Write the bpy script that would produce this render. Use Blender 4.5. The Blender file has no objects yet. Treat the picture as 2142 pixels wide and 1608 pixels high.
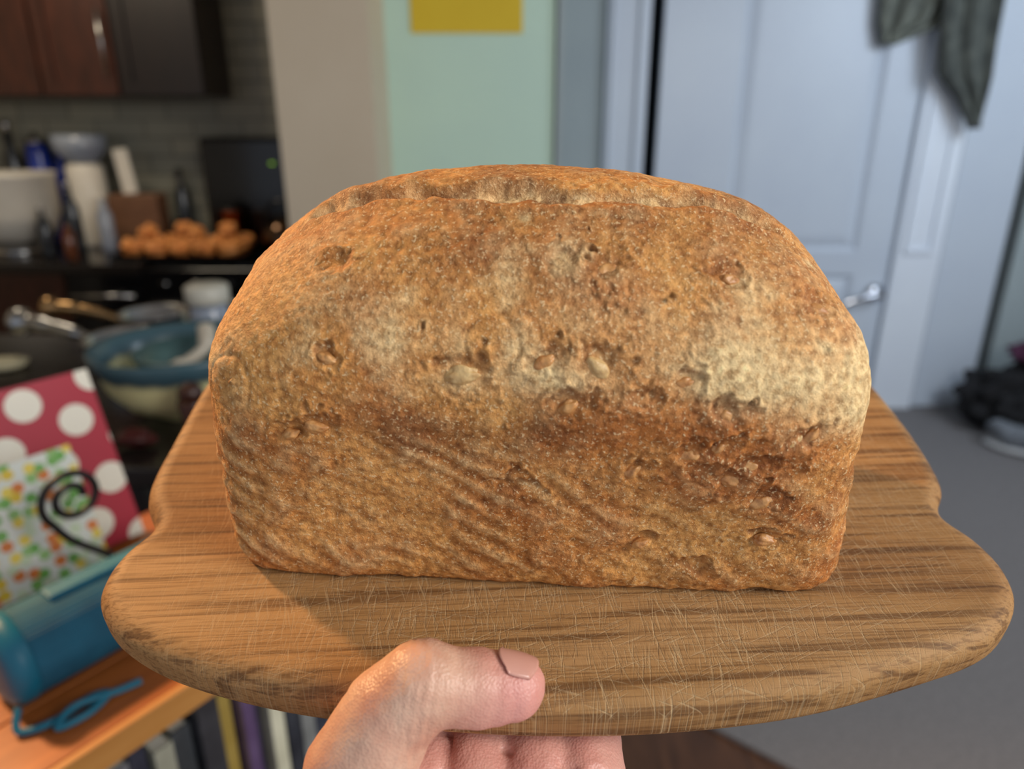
import bpy, bmesh, math, random
import numpy as np
from mathutils import Vector, Matrix, noise
random.seed(7)
S = bpy.context.scene
S.view_settings.view_transform = 'Standard'
COL = S.collection

# ------------------------------------------------------------ helpers
def lin(c):
    return tuple(((v/255)/12.92 if v/255 <= .04045 else ((v/255+.055)/1.055)**2.4) for v in c)
def L4(c): return (*lin(c), 1)

def pm(name, c1, c2=None, scale=20, rough=.5, metal=0, bump=0, stretch=(1,1,1), detail=4, bscale=None, spec=.5, trans=0, emis=None, estr=0):
    m = bpy.data.materials.new(name); m.use_nodes = True
    nt = m.node_tree; N = nt.nodes; K = nt.links
    b = N['Principled BSDF']
    tc = N.new('ShaderNodeTexCoord'); mp = N.new('ShaderNodeMapping'); mp.inputs['Scale'].default_value = stretch
    K.new(tc.outputs['Object'], mp.inputs[0])
    no = N.new('ShaderNodeTexNoise'); no.inputs['Scale'].default_value = scale; no.inputs['Detail'].default_value = detail
    K.new(mp.outputs[0], no.inputs['Vector'])
    r = N.new('ShaderNodeValToRGB'); r.color_ramp.elements[0].position = .3; r.color_ramp.elements[1].position = .7
    if c2 is None: c2 = tuple(max(0, v*.9) for v in c1)
    r.color_ramp.elements[0].color = L4(c1); r.color_ramp.elements[1].color = L4(c2)
    K.new(no.outputs['Fac'], r.inputs[0]); K.new(r.outputs[0], b.inputs['Base Color'])
    b.inputs['Roughness'].default_value = rough; b.inputs['Metallic'].default_value = metal
    b.inputs['Specular IOR Level'].default_value = spec
    b.inputs['Transmission Weight'].default_value = trans
    if emis:
        b.inputs['Emission Color'].default_value = L4(emis); b.inputs['Emission Strength'].default_value = estr
    if bump:
        bn = N.new('ShaderNodeBump'); bn.inputs['Strength'].default_value = bump; bn.inputs['Distance'].default_value = .002
        n2 = N.new('ShaderNodeTexNoise'); n2.inputs['Scale'].default_value = bscale or scale*3; n2.inputs['Detail'].default_value = 5
        K.new(mp.outputs[0], n2.inputs['Vector']); K.new(n2.outputs['Fac'], bn.inputs['Height']); K.new(bn.outputs[0], b.inputs['Normal'])
    return m

def mk(name, bm, mat, loc=(0,0,0), rot=(0,0,0), parent=None, smooth=False, label=None, cat=None, kind=None, group=None, bevel=0, mw=None):
    bmesh.ops.recalc_face_normals(bm, faces=bm.faces)
    me = bpy.data.meshes.new(name); bm.to_mesh(me); bm.free()
    ob = bpy.data.objects.new(name, me); COL.objects.link(ob)
    for m in (mat if isinstance(mat, (list, tuple)) else [mat]): me.materials.append(m)
    if smooth:
        for p in me.polygons: p.use_smooth = True
    if mw is not None: ob.matrix_world = mw
    else: ob.location = loc; ob.rotation_euler = rot
    if bevel:
        b = ob.modifiers.new('bevel', 'BEVEL'); b.width = bevel; b.segments = 3; b.limit_method = 'ANGLE'
    if parent: ob.parent = parent
    if label: ob['label'] = label
    if cat: ob['category'] = cat
    if kind: ob['kind'] = kind
    if group: ob['group'] = group
    return ob

def empty(name, loc, label, cat, rot=(0,0,0), group=None):
    e = bpy.data.objects.new(name, None); COL.objects.link(e); e.location = loc; e.rotation_euler = rot
    e.empty_display_size = .05
    e['label'] = label; e['category'] = cat
    if group: e['group'] = group
    return e

def box(x0,x1,y0,y1,z0,z1, bm=None):
    bm = bm or bmesh.new()
    v = [bm.verts.new((x,y,z)) for z in (z0,z1) for y in (y0,y1) for x in (x0,x1)]
    for f in ((0,1,3,2),(4,5,7,6),(0,1,5,4),(2,3,7,6),(0,2,6,4),(1,3,7,5)): bm.faces.new([v[i] for i in f])
    return bm

def lathe(prof, seg=48, c=(0,0,0), bm=None, caps=True):
    bm = bm or bmesh.new(); rings = []
    for r, z in prof:
        rings.append([bm.verts.new((c[0]+r*math.cos(2*math.pi*i/seg), c[1]+r*math.sin(2*math.pi*i/seg), c[2]+z)) for i in range(seg)])
    for a, b in zip(rings, rings[1:]):
        for i in range(seg): bm.faces.new((a[i], a[(i+1)%seg], b[(i+1)%seg], b[i]))
    if caps: bm.faces.new(rings[0]); bm.faces.new(rings[-1])
    return bm

def tube(pts, rad, seg=16, bm=None):
    bm = bm or bmesh.new(); pts = [Vector(p) for p in pts]; n = len(pts)
    if not isinstance(rad, (list, tuple)): rad = [rad]*n
    rings = []; up = None
    for i, p in enumerate(pts):
        t = (pts[min(i+1,n-1)]-pts[max(i-1,0)]).normalized()
        if up is None: up = t.orthogonal().normalized()
        up = (up - t*up.dot(t)).normalized(); s = t.cross(up)
        rings.append([bm.verts.new(p+(up*math.cos(2*math.pi*k/seg)+s*math.sin(2*math.pi*k/seg))*rad[i]) for k in range(seg)])
    for a, b in zip(rings, rings[1:]):
        for k in range(seg): bm.faces.new((a[k], a[(k+1)%seg], b[(k+1)%seg], b[k]))
    bm.faces.new(rings[0]); bm.faces.new(rings[-1])
    return bm

def blob(c, r, bm=None, sub=3, amp=.1, sc=(1,1,1), freq=1.5, seed=0):
    bm = bm or bmesh.new()
    res = bmesh.ops.create_icosphere(bm, subdivisions=sub, radius=1)
    for v in res['verts']:
        d = v.co.normalized(); k = 1+amp*noise.noise(d*freq+Vector((seed*3.1, seed*1.7, seed)))*2
        v.co = Vector((c[0]+d.x*k*r*sc[0], c[1]+d.y*k*r*sc[1], c[2]+d.z*k*r*sc[2]))
    return bm

def smoothpts(P, k=8):
    out = []; n = len(P); P = [Vector(p) for p in P]
    for i in range(n-1):
        a, b, c, d = P[max(i-1,0)], P[i], P[i+1], P[min(i+2,n-1)]
        for j in range(k):
            t = j/k
            out.append(.5*((2*b)+(-a+c)*t+(2*a-5*b+4*c-d)*t*t+(-a+3*b-3*c+d)*t**3))
    out.append(P[-1]); return out

# ------------------------------------------------------------ camera
cd = bpy.data.cameras.new('camera'); cam = bpy.data.objects.new('camera', cd); COL.objects.link(cam)
cam.location = (0,0,1.5); cam.rotation_euler = (math.radians(70),0,0)
cd.sensor_width = 36; cd.lens = 24.96; cd.clip_start = .01
cd.dof.use_dof = True; cd.dof.focus_distance = .25; cd.dof.aperture_fstop = 6.0
S.camera = cam

# ------------------------------------------------------------ room
m_beige = pm('beige paint', (214,199,176), (208,192,168), 3, .7)
m_mint = pm('mint paint', (206,234,214), (200,228,212), 3, .6)
m_greyblue = pm('grey blue paint', (166,178,180), (158,170,174), 3, .6)
m_white = pm('white door paint', (204,214,226), (198,208,222), 3, .4)
m_white2 = pm('white trim paint', (230,238,248), (224,232,244), 3, .4)
m_void_shade = pm('painted void shade', (22,24,30), (16,18,22), 3, .8)  # near-black colour stands in for the unlit space behind the doors
m_ceil = pm('ceiling paint', (215,212,205), None, 3, .8)

def tile_mat():
    m = pm('grey tile', (110,112,104), (96,98,92), 5, .35)
    nt = m.node_tree; N = nt.nodes; K = nt.links; b = N['Principled BSDF']
    tc = N.new('ShaderNodeTexCoord'); mp = N.new('ShaderNodeMapping'); mp.inputs['Rotation'].default_value = (math.radians(90),0,0)
    K.new(tc.outputs['Object'], mp.inputs[0])
    br = N.new('ShaderNodeTexBrick'); br.inputs['Scale'].default_value = 1
    br.inputs['Brick Width'].default_value = .24; br.inputs['Row Height'].default_value = .085; br.inputs['Mortar Size'].default_value = .004
    br.inputs['Color1'].default_value = L4((136,134,118)); br.inputs['Color2'].default_value = L4((122,122,110)); br.inputs['Mortar'].default_value = L4((80,78,70))
    K.new(mp.outputs[0], br.inputs['Vector']); K.new(br.outputs['Color'], b.inputs['Base Color'])
    return m
def wall(name, *a, mat=None, **k): return mk(name, box(*a), mat, kind='structure', **k)
wall('wall_kitchen', -2.9,-.85,3.7,3.85,0,2.6, mat=tile_mat())
wall('wall_partition', -.85,-.5,2.75,3.85,0,2.6, mat=m_beige)
wall('wall_hall', -.5,.17,3.1,3.85,0,2.6, mat=m_mint)
wall('wall_back', .17,.655,3.76,3.85,0,2.6, mat=m_greyblue)
wall('wall_closet', .4,3.4,4.3,4.4,0,2.6, mat=m_void_shade)  # darkness seen through the door gaps is put into this wall's colour
wall('wall_right', 3.3,3.4,-1,4.3,0,2.6, mat=m_ceil)
wall('wall_left', -3.0,-2.9,-1,3.85,0,2.6, mat=m_beige)
wall('wall_corner', 2.64,3.3,3.74,3.85,0,2.6, mat=m_greyblue)
wall('ceiling', -3.0,3.4,-1,4.4,2.6,2.7, mat=m_ceil)
b = box(.45,.655,3.72,3.76,0,2.3); box(.47,.49,3.705,3.72,0,2.3,b); box(.60,.63,3.70,3.72,0,2.3,b)
mk('trim_1', b, m_white, kind='structure', bevel=.004)
wall('trim_2', .18,.2,3.08,3.76,0,2.6, mat=m_greyblue)
b = box(1.995,2.23,3.70,3.78,0,2.6); box(2.03,2.05,3.685,3.70,.9,2.2,b); box(2.16,2.18,3.685,3.70,.9,2.2,b); box(2.03,2.18,3.685,3.70,.88,.9,b)
mk('trim_3', b, m_white2, kind='structure')
wall('gap_shade_strip', 2.23,2.245,3.72,3.78,0,2.6, mat=pm('painted gap shade', (70,78,92), None, 3, .7))  # dark strip painted in for the shadow line between trim and door
wall('baseboard_back', 2.65,3.3,3.71,3.74,0,.12, mat=m_white2)

m_wfl = pm('brown wood floor', (96,62,40), (62,38,24), 6, .4, stretch=(8,1,1), bump=.1)
wall('floor', -3.0,3.4,-1,4.4,-.06,0, mat=m_wfl)
m_carp = pm('grey carpet', (132,128,128), (110,107,108), 90, .95, bump=.9, bscale=300)
bm = bmesh.new()
poly = [(.32,1.62),(.72,1.30),(1.3,.7),(3.29,.2),(3.29,3.73),(.68,3.70),(.2,3.05)]
top = [bm.verts.new((x,y,.012)) for x,y in poly]; bot = [bm.verts.new((x,y,.001)) for x,y in poly]
bm.faces.new(top); bm.faces.new(bot)
for i in range(len(poly)): bm.faces.new((top[i],top[(i+1)%len(poly)],bot[(i+1)%len(poly)],bot[i]))
mk('carpet', bm, m_carp, label='plain grey low pile carpet on the floor by the doors', cat='carpet', kind='structure')

def door(name, x0, x1, y, z1, panels, knob=None):
    e = bpy.data.objects.new(name, None); COL.objects.link(e); e.location = ((x0+x1)/2, y, 0); e['kind'] = 'structure'
    w = (x1-x0)/2; bm = bmesh.new()
    xs = sorted(set([-w, w]+[p for q in panels for p in (q[0]-e.location.x, q[1]-e.location.x)]))
    zs = sorted(set([.012, z1]+[p for q in panels for p in q[2:]]))
    def inpan(x, z): return any(q[0]-e.location.x < x < q[1]-e.location.x and q[2] < z < q[3] for q in panels)
    for i in range(len(xs)-1):
        for j in range(len(zs)-1):
            ip = inpan((xs[i]+xs[i+1])/2, (zs[j]+zs[j+1])/2)
            box(xs[i], xs[i+1], 0 if not ip else .02, .04, zs[j], zs[j+1], bm)
    for q in panels:
        a, b2, c, d = q[0]-e.location.x, q[1]-e.location.x, q[2], q[3]; t = .025
        o = [(a,c),(b2,c),(b2,d),(a,d)]; i_ = [(a+t,c+t),(b2-t,c+t),(b2-t,d-t),(a+t,d-t)]; ii = [(a+3*t,c+3*t),(b2-3*t,c+3*t),(b2-3*t,d-3*t),(a+3*t,d-3*t)]
        vo = [bm.verts.new((x,.0,z)) for x,z in o]; vi = [bm.verts.new((x,.0195,z)) for x,z in i_]; v2 = [bm.verts.new((x,.004,z)) for x,z in ii]
        for k in range(4):
            bm.faces.new((vo[k],vo[(k+1)%4],vi[(k+1)%4],vi[k])); bm.faces.new((vi[k],vi[(k+1)%4],v2[(k+1)%4],v2[k]))
        bm.faces.new(v2)
    mk('door_panel', bm, m_white, parent=e)
    return e
d1 = door('door_1', .722, 1.99, 3.735, 2.45, [(1.10,1.81,.88,2.3),(1.10,1.81,.2,.76)])
d2 = door('door_2', 2.25, 2.57, 3.735, 2.45, [])
m_chrome = pm('chrome', (225,228,235), (210,212,220), 5, .12, metal=1)
kx = 1.93-d1.location.x
b = tube([(kx,0,.665),(kx,-.02,.665)], .048, 24); tube([(kx,-.02,.665),(kx,-.075,.665)], .016, 16, b)
tube(smoothpts([(kx+.02,-.075,.667),(kx-.03,-.08,.667),(kx-.1,-.078,.650),(kx-.18,-.07,.62)]), .016, 16, b)
mk('door_handle', b, m_chrome, parent=d1, smooth=True, label='chrome lever handle')

m_yel = pm('yellow paper', (232,198,48), (226,190,42), 4, .7)
bm = box(-.396,.041,3.093,3.1,1.843,2.32)
mk('yellow_notice', bm, m_yel, label='plain yellow paper notice stuck on the pale green wall', cat='notice')

def cloth(name, outline, y, mat, folds, **kw):
    bm = bmesh.new(); rows = []; n = 60
    A = np.array(outline); o = np.argsort(A[:,0])
    for z in np.linspace(outline[0][0], outline[-1][0], 60):
        xl = np.interp(z, A[o,0], A[o,1]); xr = np.interp(z, A[o,0], A[o,2])
        rows.append([bm.verts.new((xl+(xr-xl)*i/n, y-.02*math.sin(folds*i/n*2*math.pi+z*3)-.012*noise.noise(Vector((i*.2,z*5,folds))), z)) for i in range(n+1)])
    for a, b in zip(rows, rows[1:]):
        for i in range(n): bm.faces.new((a[i],a[i+1],b[i+1],b[i]))
    ob = mk(name, bm, mat, smooth=True, **kw); s = ob.modifiers.new('solid','SOLIDIFY'); s.thickness = .008
    return ob
m_tow = pm('grey green cloth', (124,128,118), (94,98,92), 14, .95, bump=.4)
m_tow2 = pm('dark grey cloth', (96,100,94), (66,70,68), 14, .95, bump=.4)
cloth('towel', [(2.45,1.77,2.17),(2.08,1.70,2.16),(1.95,1.71,2.04),(1.865,1.74,1.80)], 3.68, m_tow, 4, label='grey green towel hanging flat against the white door', cat='towel')
cloth('scarf', [(2.45,1.92,2.23),(2.07,1.95,2.21),(1.865,1.97,2.22),(1.73,1.99,2.23),(1.625,2.10,2.23),(1.49,2.19,2.23)], 3.605, m_tow2, 2.3, label='dark grey scarf hanging with a pointed end', cat='scarf')

m_blk = pm('black fleece', (34,34,38), (14,14,16), 60, .95, bump=1, bscale=120)
bm = blob((2.58,3.42,.165), .2, sub=5, amp=.22, sc=(1.15,.9,.85), freq=3)
for v in bm.verts: v.co.z = max(v.co.z, .013)
mk('jacket', bm, m_blk, smooth=True, label='crumpled black fleece jacket heaped on the carpet', cat='jacket')
bm = blob((2.70,3.42,.43), .12, sub=4, amp=.25, sc=(1.5,.9,.45), freq=2.5, seed=3)
mk('sweater', bm, pm('plum knit', (92,44,74), (60,28,50), 40, .95, bump=.6), smooth=True, label='plum purple sweater on top of the black jacket', cat='sweater')
sh = empty('shoe', (2.43,3.13,.013), 'grey and white running shoe on the carpet', 'shoe', rot=(0,0,.75))
bm = blob((0,0,.075), .1, sub=4, amp=.08, sc=(.5,1.2,.6))
for v in bm.verts:
    if v.co.z < .03: v.co.z = .03
    if v.co.y > .02: v.co.z += .03*min(1,(v.co.y-.02)/.06)
mk('shoe_upper', bm, pm('grey mesh', (130,136,144), (90,96,104), 60, .8), parent=sh, smooth=True)
bm = blob((0,0,.02), .1, sub=4, amp=.02, sc=(.55,1.28,.2)); mk('shoe_sole', bm, pm('white rubber', (200,202,204), None, 10, .6), parent=sh, smooth=True)

# ------------------------------------------------------------ kitchen
m_cab = pm('dark cherry wood', (70,36,24), (46,24,16), 8, .35, stretch=(6,6,1))
m_cab2 = pm('very dark wood', (26,16,13), (18,11,9), 8, .4, stretch=(6,6,1))
m_steel = pm('brushed steel', (190,190,190), (170,170,170), 30, .25, metal=1)
m_blackg = pm('black enamel', (16,16,18), (10,10,11), 5, .12)
m_gran = pm('black granite', (20,18,18), (40,34,30), 220, .2)
def cabinet(name, x0, x1, y0, y1, z0, z1, doors, label, mat, handles=True):
    e = empty(name, ((x0+x1)/2, y1, z0), label, 'cabinet'); w = (x1-x0)/2; D = y1-y0; H = z1-z0
    mk('cabinet_body', box(-w,w,-D+.02,0,0,H), mat, parent=e)
    n = doors
    for i in range(n):
        a = -w+2*w*i/n+.004; b2 = -w+2*w*(i+1)/n-.004; t = .055; bm = bmesh.new()
        box(a,a+t,-D-.002,-D+.018,.004,H-.004,bm); box(b2-t,b2,-D-.002,-D+.018,.004,H-.004,bm)
        box(a+t,b2-t,-D-.002,-D+.018,.004,t,bm); box(a+t,b2-t,-D-.002,-D+.018,H-t,H-.004,bm); box(a+t,b2-t,-D+.008,-D+.018,t,H-t,bm)
        dd = mk('cabinet_door', bm, mat, parent=e)
        if handles:
            hx = b2-t/2 if i % 2 == 0 else a+t/2
            hz = (.08,.34) if z0 > 1 else (H-.32,H-.12)
            hb = tube([(hx,-D-.03,hz[0]),(hx,-D-.03,hz[1])], .006, 12); tube([(hx,-D,hz[0]+.02),(hx,-D-.03,hz[0]+.02)], .004, 8, hb); tube([(hx,-D,hz[1]-.02),(hx,-D-.03,hz[1]-.02)], .004, 8, hb)
            mk('handle', hb, m_steel, parent=dd, smooth=True, label='steel bar handle')
    return e
cabinet('wall_cabinet', -2.89,-2.06,3.37,3.695,1.626,2.45, 2, 'dark cherry wall cabinet with panelled doors over the counter', m_cab)
cabinet('wall_cabinet', -2.055,-1.72,3.37,3.695,1.626,2.45, 1, 'narrow dark cherry wall cabinet with steel bar handle', m_cab)
cabinet('wall_cabinet', -1.715,-1.35,3.37,3.695,1.626,2.45, 1, 'near-black wall cabinet next to the tiled wall', m_cab2, False)
cabinet('base_cabinet', -2.89,-1.97,3.09,3.695,0,.899, 2, 'dark cherry base cabinet under the granite counter', m_cab)
dw = empty('dishwasher', (-1.79,3.69,0), 'glossy black dishwasher under the granite counter', 'dishwasher')
mk('dishwasher_body', box(-.172,.172,-.58,0,0,.898), m_blackg, parent=dw)
mk('dishwasher_door', box(-.17,.17,-.61,-.582,.1,.89), m_blackg, parent=dw, bevel=.006)
mk('door_handle', tube([(-.14,-.635,.80),(.14,-.635,.80)], .009, 12), m_steel, parent=dw, smooth=True)
mk('countertop', box(-2.89,-1.612,3.05,3.695,.90,.94), m_gran, label='black granite countertop with cooking clutter', cat='countertop', bevel=.004)
CT = .941
rg = empty('kitchen_range', (-1.235,3.69,0), 'black freestanding kitchen range with tall control panel', 'stove')
mk('range_body', box(-.37,.37,-.62,0,0,.915), m_blackg, parent=rg, bevel=.005)
mk('oven_door', box(-.35,.35,-.655,-.625,.2,.78), m_blackg, parent=rg, bevel=.006)
b = tube([(-.32,-.70,.72),(.32,-.70,.72)], .012, 14); tube([(-.3,-.655,.72),(-.3,-.7,.72)], .01, 10, b); tube([(.3,-.655,.72),(.3,-.7,.72)], .01, 10, b)
mk('oven_handle', b, m_steel, parent=rg, smooth=True)
mk('control_panel', box(-.27,.37,-.1,-.005,.915,1.45), m_blackg, parent=rg, bevel=.02)
mk('clock_display', box(.065,.085,-.104,-.1005,1.325,1.335), pm('green led', (60,120,30), None, 5, .5, emis=(150,200,30), estr=.8), parent=rg)
for i in range(5):
    mk('knob', lathe([(.02,0),(.02,.02),(.012,.026)], 20), m_steel if i%2 else m_blackg, parent=rg, loc=(-.28+.14*i,-.622,.85), rot=(math.radians(90),0,0))
for cx in (-.18,.18):
    bm = bmesh.new()
    for k in (-.13,-.045,.045,.13): box(cx+k-.005,cx+k+.005,-.57,-.13,.93,.94,bm)
    for k in (-.56,-.35,-.14): box(cx-.17,cx+.17,k-.005,k+.005,.916,.935,bm)
    mk('grate', bm, m_blackg, parent=rg)
TX = -1.485
bm = bmesh.new(); box(-.29,.29,-.17,.17,0,.006,bm); box(-.29,.29,-.17,-.162,.006,.022,bm); box(-.29,.29,.162,.17,.006,.022,bm); box(-.29,-.282,-.162,.162,.006,.022,bm); box(.282,.29,-.162,.162,.006,.022,bm)
mk('baking_tray', bm, m_blackg, loc=(TX,3.30,CT+.001), label='black baking tray of golden rolls on the range', cat='tray')
m_roll = pm('golden crust', (240,168,96), (206,120,56), 14, .5, bump=.6)
protos = []
def addroll(p, s=1):
    i = len(protos)
    if i < 4:
        bm = blob((0,0,0), .05, sub=4, amp=.28, sc=(1.0,.92,.72), freq=1.6, seed=i+2)
        mxr = max(v.co.length for v in bm.verts)
        for v in bm.verts:
            if v.co.z < -.034: v.co.z = -.034
            v.co.x *= min(1,.052/mxr); v.co.y *= min(1,.050/mxr)
        o = mk('bread_roll', bm, m_roll, smooth=True, loc=p, group='bread rolls on the baking tray', cat='bread roll', label='golden orange bread roll piled on the black tray')
        protos.append(o); return
    o = protos[random.randrange(4)].copy(); o.location = p; o.rotation_euler = (0,0,random.uniform(0,6)); o.scale = (s,s*random.uniform(.9,1.0),s); COL.objects.link(o)
for j in range(3):
    for i in range(5): addroll((TX-.218+.109*i+random.uniform(-.003,.003), 3.30-.106+.106*j+random.uniform(-.003,.003), CT+.043), random.uniform(.95,1.05))
for p in [(-.16,-.05,.108),(-.04,.05,.108),(.06,-.05,.108),(.165,.05,.108)]: addroll((TX+p[0], 3.30+p[1], CT+p[2]), .9)
m_cer = pm('white ceramic', (226,220,208), (212,206,194), 6, .35)
mb = empty('mixing_bowl', (-2.33,3.38,CT), 'large white mixing bowl standing on the granite counter', 'bowl')
mk('bowl_body', lathe([(.1,.05),(.17,.09),(.2,.18),(.205,.34),(.215,.355),(.205,.36),(.19,.34),(.18,.18),(.1,.10)], 48), m_cer, parent=mb, smooth=True)
mk('bowl_foot', lathe([(.13,0),(.12,.02),(.09,.055)], 40), m_steel, parent=mb, smooth=True)
wb = empty('utensil_block', (-1.82,3.55,CT), 'brown wooden utensil block holding a white spatula', 'utensil holder')
mk('block', box(-.12,.12,-.06,.06,0,.25), pm('walnut block', (128,90,64), (98,66,46), 12, .5, stretch=(1,1,8)), parent=wb, bevel=.008)
mk('spatula', box(-.035,.035,-.01,.01,.25,.46), m_cer, parent=wb, bevel=.008, rot=(0,-.1,0))
cn = empty('canister', (-2.06,3.57,CT), 'white storage canister topped with a clear plastic bowl', 'canister')
mk('canister_body', lathe([(.08,0),(.083,.02),(.083,.37),(.07,.39)], 40), m_cer, parent=cn, smooth=True)
m_plas = pm('clear plastic', (200,210,225), (180,190,210), 6, .15, trans=.5)
mk('plastic_bowl', lathe([(.04,.391),(.07,.40),(.115,.46),(.12,.52),(.11,.52),(.06,.41)], 40), m_plas, parent=cn, smooth=True)
def bottle(x, y, r, h, mat, mat2, label, z=CT):
    e = empty('bottle', (x,y,z), label, 'bottle')
    mk('bottle_body', lathe([(r*.9,0),(r,.01),(r,h*.65),(r*.45,h*.8),(r*.4,h*.92)], 28), mat, parent=e, smooth=True)
    mk('bottle_cap', lathe([(r*.45,h*.92),(r*.45,h),(r*.3,h+.004)], 20), mat2, parent=e, smooth=True)
m_blu = pm('blue glaze', (30,60,170), (22,44,130), 8, .2)
m_glass = pm('smoky glass', (60,66,72), (40,44,50), 8, .1, trans=.4)
m_amber = pm('amber glass', (110,60,30), (70,36,18), 8, .1)
jg = empty('blue_jug', (-2.31,3.635,CT), 'cobalt blue jug with steel lid behind the mixing bowl', 'jug')
mk('jug_body', lathe([(.045,0),(.05,.05),(.05,.44),(.04,.48)], 32), m_blu, parent=jg, smooth=True)
mk('jug_lid', lathe([(.04,.48),(.04,.495),(.015,.51),(.012,.53)], 24), m_steel, parent=jg, smooth=True)
bottle(-2.22,3.655,.035,.50,m_blu,m_cer,'blue bottle with white cap beside the canister')
bottle(-2.44,3.64,.04,.58,m_glass,m_steel,'dark glass bottle with shiny cap behind the mixing bowl')
bottle(-1.64,3.64,.035,.36,m_glass,m_blackg,'dark sauce bottle with black cap behind the tray')
bottle(-2.0,3.30,.032,.32,m_glass,m_steel,'small dark oil bottle with metal pourer on the counter')
bottle(-2.09,3.22,.03,.22,m_glass,m_steel,'short dark glass bottle on the granite counter')
bottle(-1.90,3.38,.034,.26,m_plas,m_cer,'clear bottle with white cap near the wooden block')
bottle(-1.94,3.14,.026,.17,m_amber,m_blackg,'small amber spice bottle at the counter edge')
kt = empty('kettle', (-1.07,3.38,.941), 'shiny dark steel kettle on the front burner', 'kettle')
mk('kettle_body', lathe([(.09,0),(.105,.03),(.1,.1),(.06,.155),(.02,.165)], 40), pm('dark steel', (90,70,55), None, 5, .15, metal=1), parent=kt, smooth=True)
mk('kettle_handle', tube(smoothpts([(-.09,0,.11),(-.07,0,.2),(0,0,.235),(.07,0,.2),(.09,0,.11)]), .008, 12), m_blackg, parent=kt, smooth=True)
fp = empty('stock_pot', (-1.36,3.525,.941), 'copper coloured stock pot on the rear burner', 'pot')
mk('pot_body', lathe([(.05,0),(.054,.01),(.054,.17),(.058,.175),(.052,.17),(.05,.02)], 40), pm('copper', (190,110,70), (150,80,50), 6, .25, metal=1), parent=fp, smooth=True)
mk('pot_lid', lathe([(.056,.176),(.045,.19),(.012,.195),(.014,.215)], 32), m_blackg, parent=fp, smooth=True)

# island
il = empty('kitchen_island', (-1.7,1.58,0), 'dark wooden kitchen island with black stone top', 'kitchen island')
mk('island_body', box(-.75,1.0,-.38,.40,0,.879), m_cab2, parent=il)
mk('island_top', box(-.8,1.23,-.43,.45,.88,.92), m_gran, parent=il, bevel=.004)
m_glz = bpy.data.materials.new('blue cream glaze'); m_glz.use_nodes = True
nt = m_glz.node_tree; N = nt.nodes; K = nt.links
tc = N.new('ShaderNodeTexCoord'); sx = N.new('ShaderNodeSeparateXYZ'); K.new(tc.outputs['Object'], sx.inputs[0])
no = N.new('ShaderNodeTexNoise'); no.inputs['Scale'].default_value = 18; K.new(tc.outputs['Object'], no.inputs['Vector'])
ma = N.new('ShaderNodeMath'); ma.operation = 'MULTIPLY_ADD'; ma.inputs[1].default_value = .02; K.new(no.outputs['Fac'], ma.inputs[0]); K.new(sx.outputs['Z'], ma.inputs[2])
rr = N.new('ShaderNodeValToRGB'); cr = rr.color_ramp
cr.elements[0].position = .108; cr.elements[0].color = L4((226,222,166)); cr.elements[1].position = .122; cr.elements[1].color = L4((48,70,80))
e3 = cr.elements.new(.15); e3.color = L4((66,94,104)); K.new(ma.outputs[0], rr.inputs[0]); K.new(rr.outputs[0], N['Principled BSDF'].inputs['Base Color']); N['Principled BSDF'].inputs['Roughness'].default_value = .25
mk('serving_bowl', lathe([(.07,0),(.075,.01),(.12,.030),(.152,.07),(.168,.115),(.18,.145),(.178,.152),(.165,.145),(.155,.12),(.14,.08),(.1,.04),(.03,.025)], 64), m_glz, loc=(-.70,1.44,.921), smooth=True, label='blue and cream glazed ceramic bowl holding a smaller bowl', cat='bowl')
mk('small_bowl', lathe([(.05,0),(.08,.02),(.1,.06),(.115,.1),(.11,.104),(.095,.06),(.05,.015)], 48), pm('teal glaze', (84,112,110), (62,90,92), 14, .25), loc=(-.68,1.44,.955), smooth=True, label='smaller teal glazed bowl nested inside the serving bowl', cat='bowl')
jr = empty('jar', (-.76,1.74,.921), 'glass jar with a white lid behind the ceramic bowl', 'jar')
mk('jar_glass', lathe([(.04,0),(.045,.01),(.045,.15),(.035,.165)], 30), m_plas, parent=jr, smooth=True)
mk('jar_lid', lathe([(.05,.166),(.052,.17),(.052,.205),(.045,.21)], 30), pm('cream plastic', (200,196,182), None, 6, .4), parent=jr, smooth=True)
m_pst = pm('dull ceramic', (204,194,176), (186,176,160), 6, .4)
bm = tube(smoothpts([(-.74,1.39,1.005),(-.69,1.41,1.03),(-.65,1.44,1.06),(-.66,1.48,1.09)]), [.017]*9+[.012]*8+[.018]*8, 16)
mk('pestle', bm, m_pst, smooth=True, label='white ceramic pestle resting in the nested bowl', cat='pestle')
bm = blob((-.65,1.39,.995), .04, sub=3, amp=.15, sc=(1.2,.9,.6), seed=4)
mk('garlic_bulb', bm, pm('pinkish skin', (210,170,150), (190,140,120), 20, .6), smooth=True, label='pinkish white garlic bulb in the nested bowl', cat='garlic')
def pan(x, y, r, h, ang, hl, label, hm, z=.921, hr=1.):
    e = empty('saucepan', (x,y,z), label, 'pan')
    mk('pan_body', lathe([(r*.95,0),(r,.01),(r,h),(r*1.03,h+.004),(r*.97,h),(r*.95,.012)], 48), m_steel, parent=e, smooth=True)
    c, s = math.cos(ang), math.sin(ang)
    P = [(c*r,s*r,h-.02),(c*(r+.05),s*(r+.05),h),(c*(r+hl*.6),s*(r+hl*.6),h+.015),(c*(r+hl),s*(r+hl),h+.02)]
    mk('pan_handle', tube(smoothpts(P), [.010*hr]*8+[.014*hr]*8+[.018*hr]*5+[.03*hr]*3+[.02*hr], 14), hm, parent=e, smooth=True)
pan(-.97,1.72,.1,.08, math.radians(166), .24, 'polished steel saucepan with long handle on the island', m_steel, hr=1.2)
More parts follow.
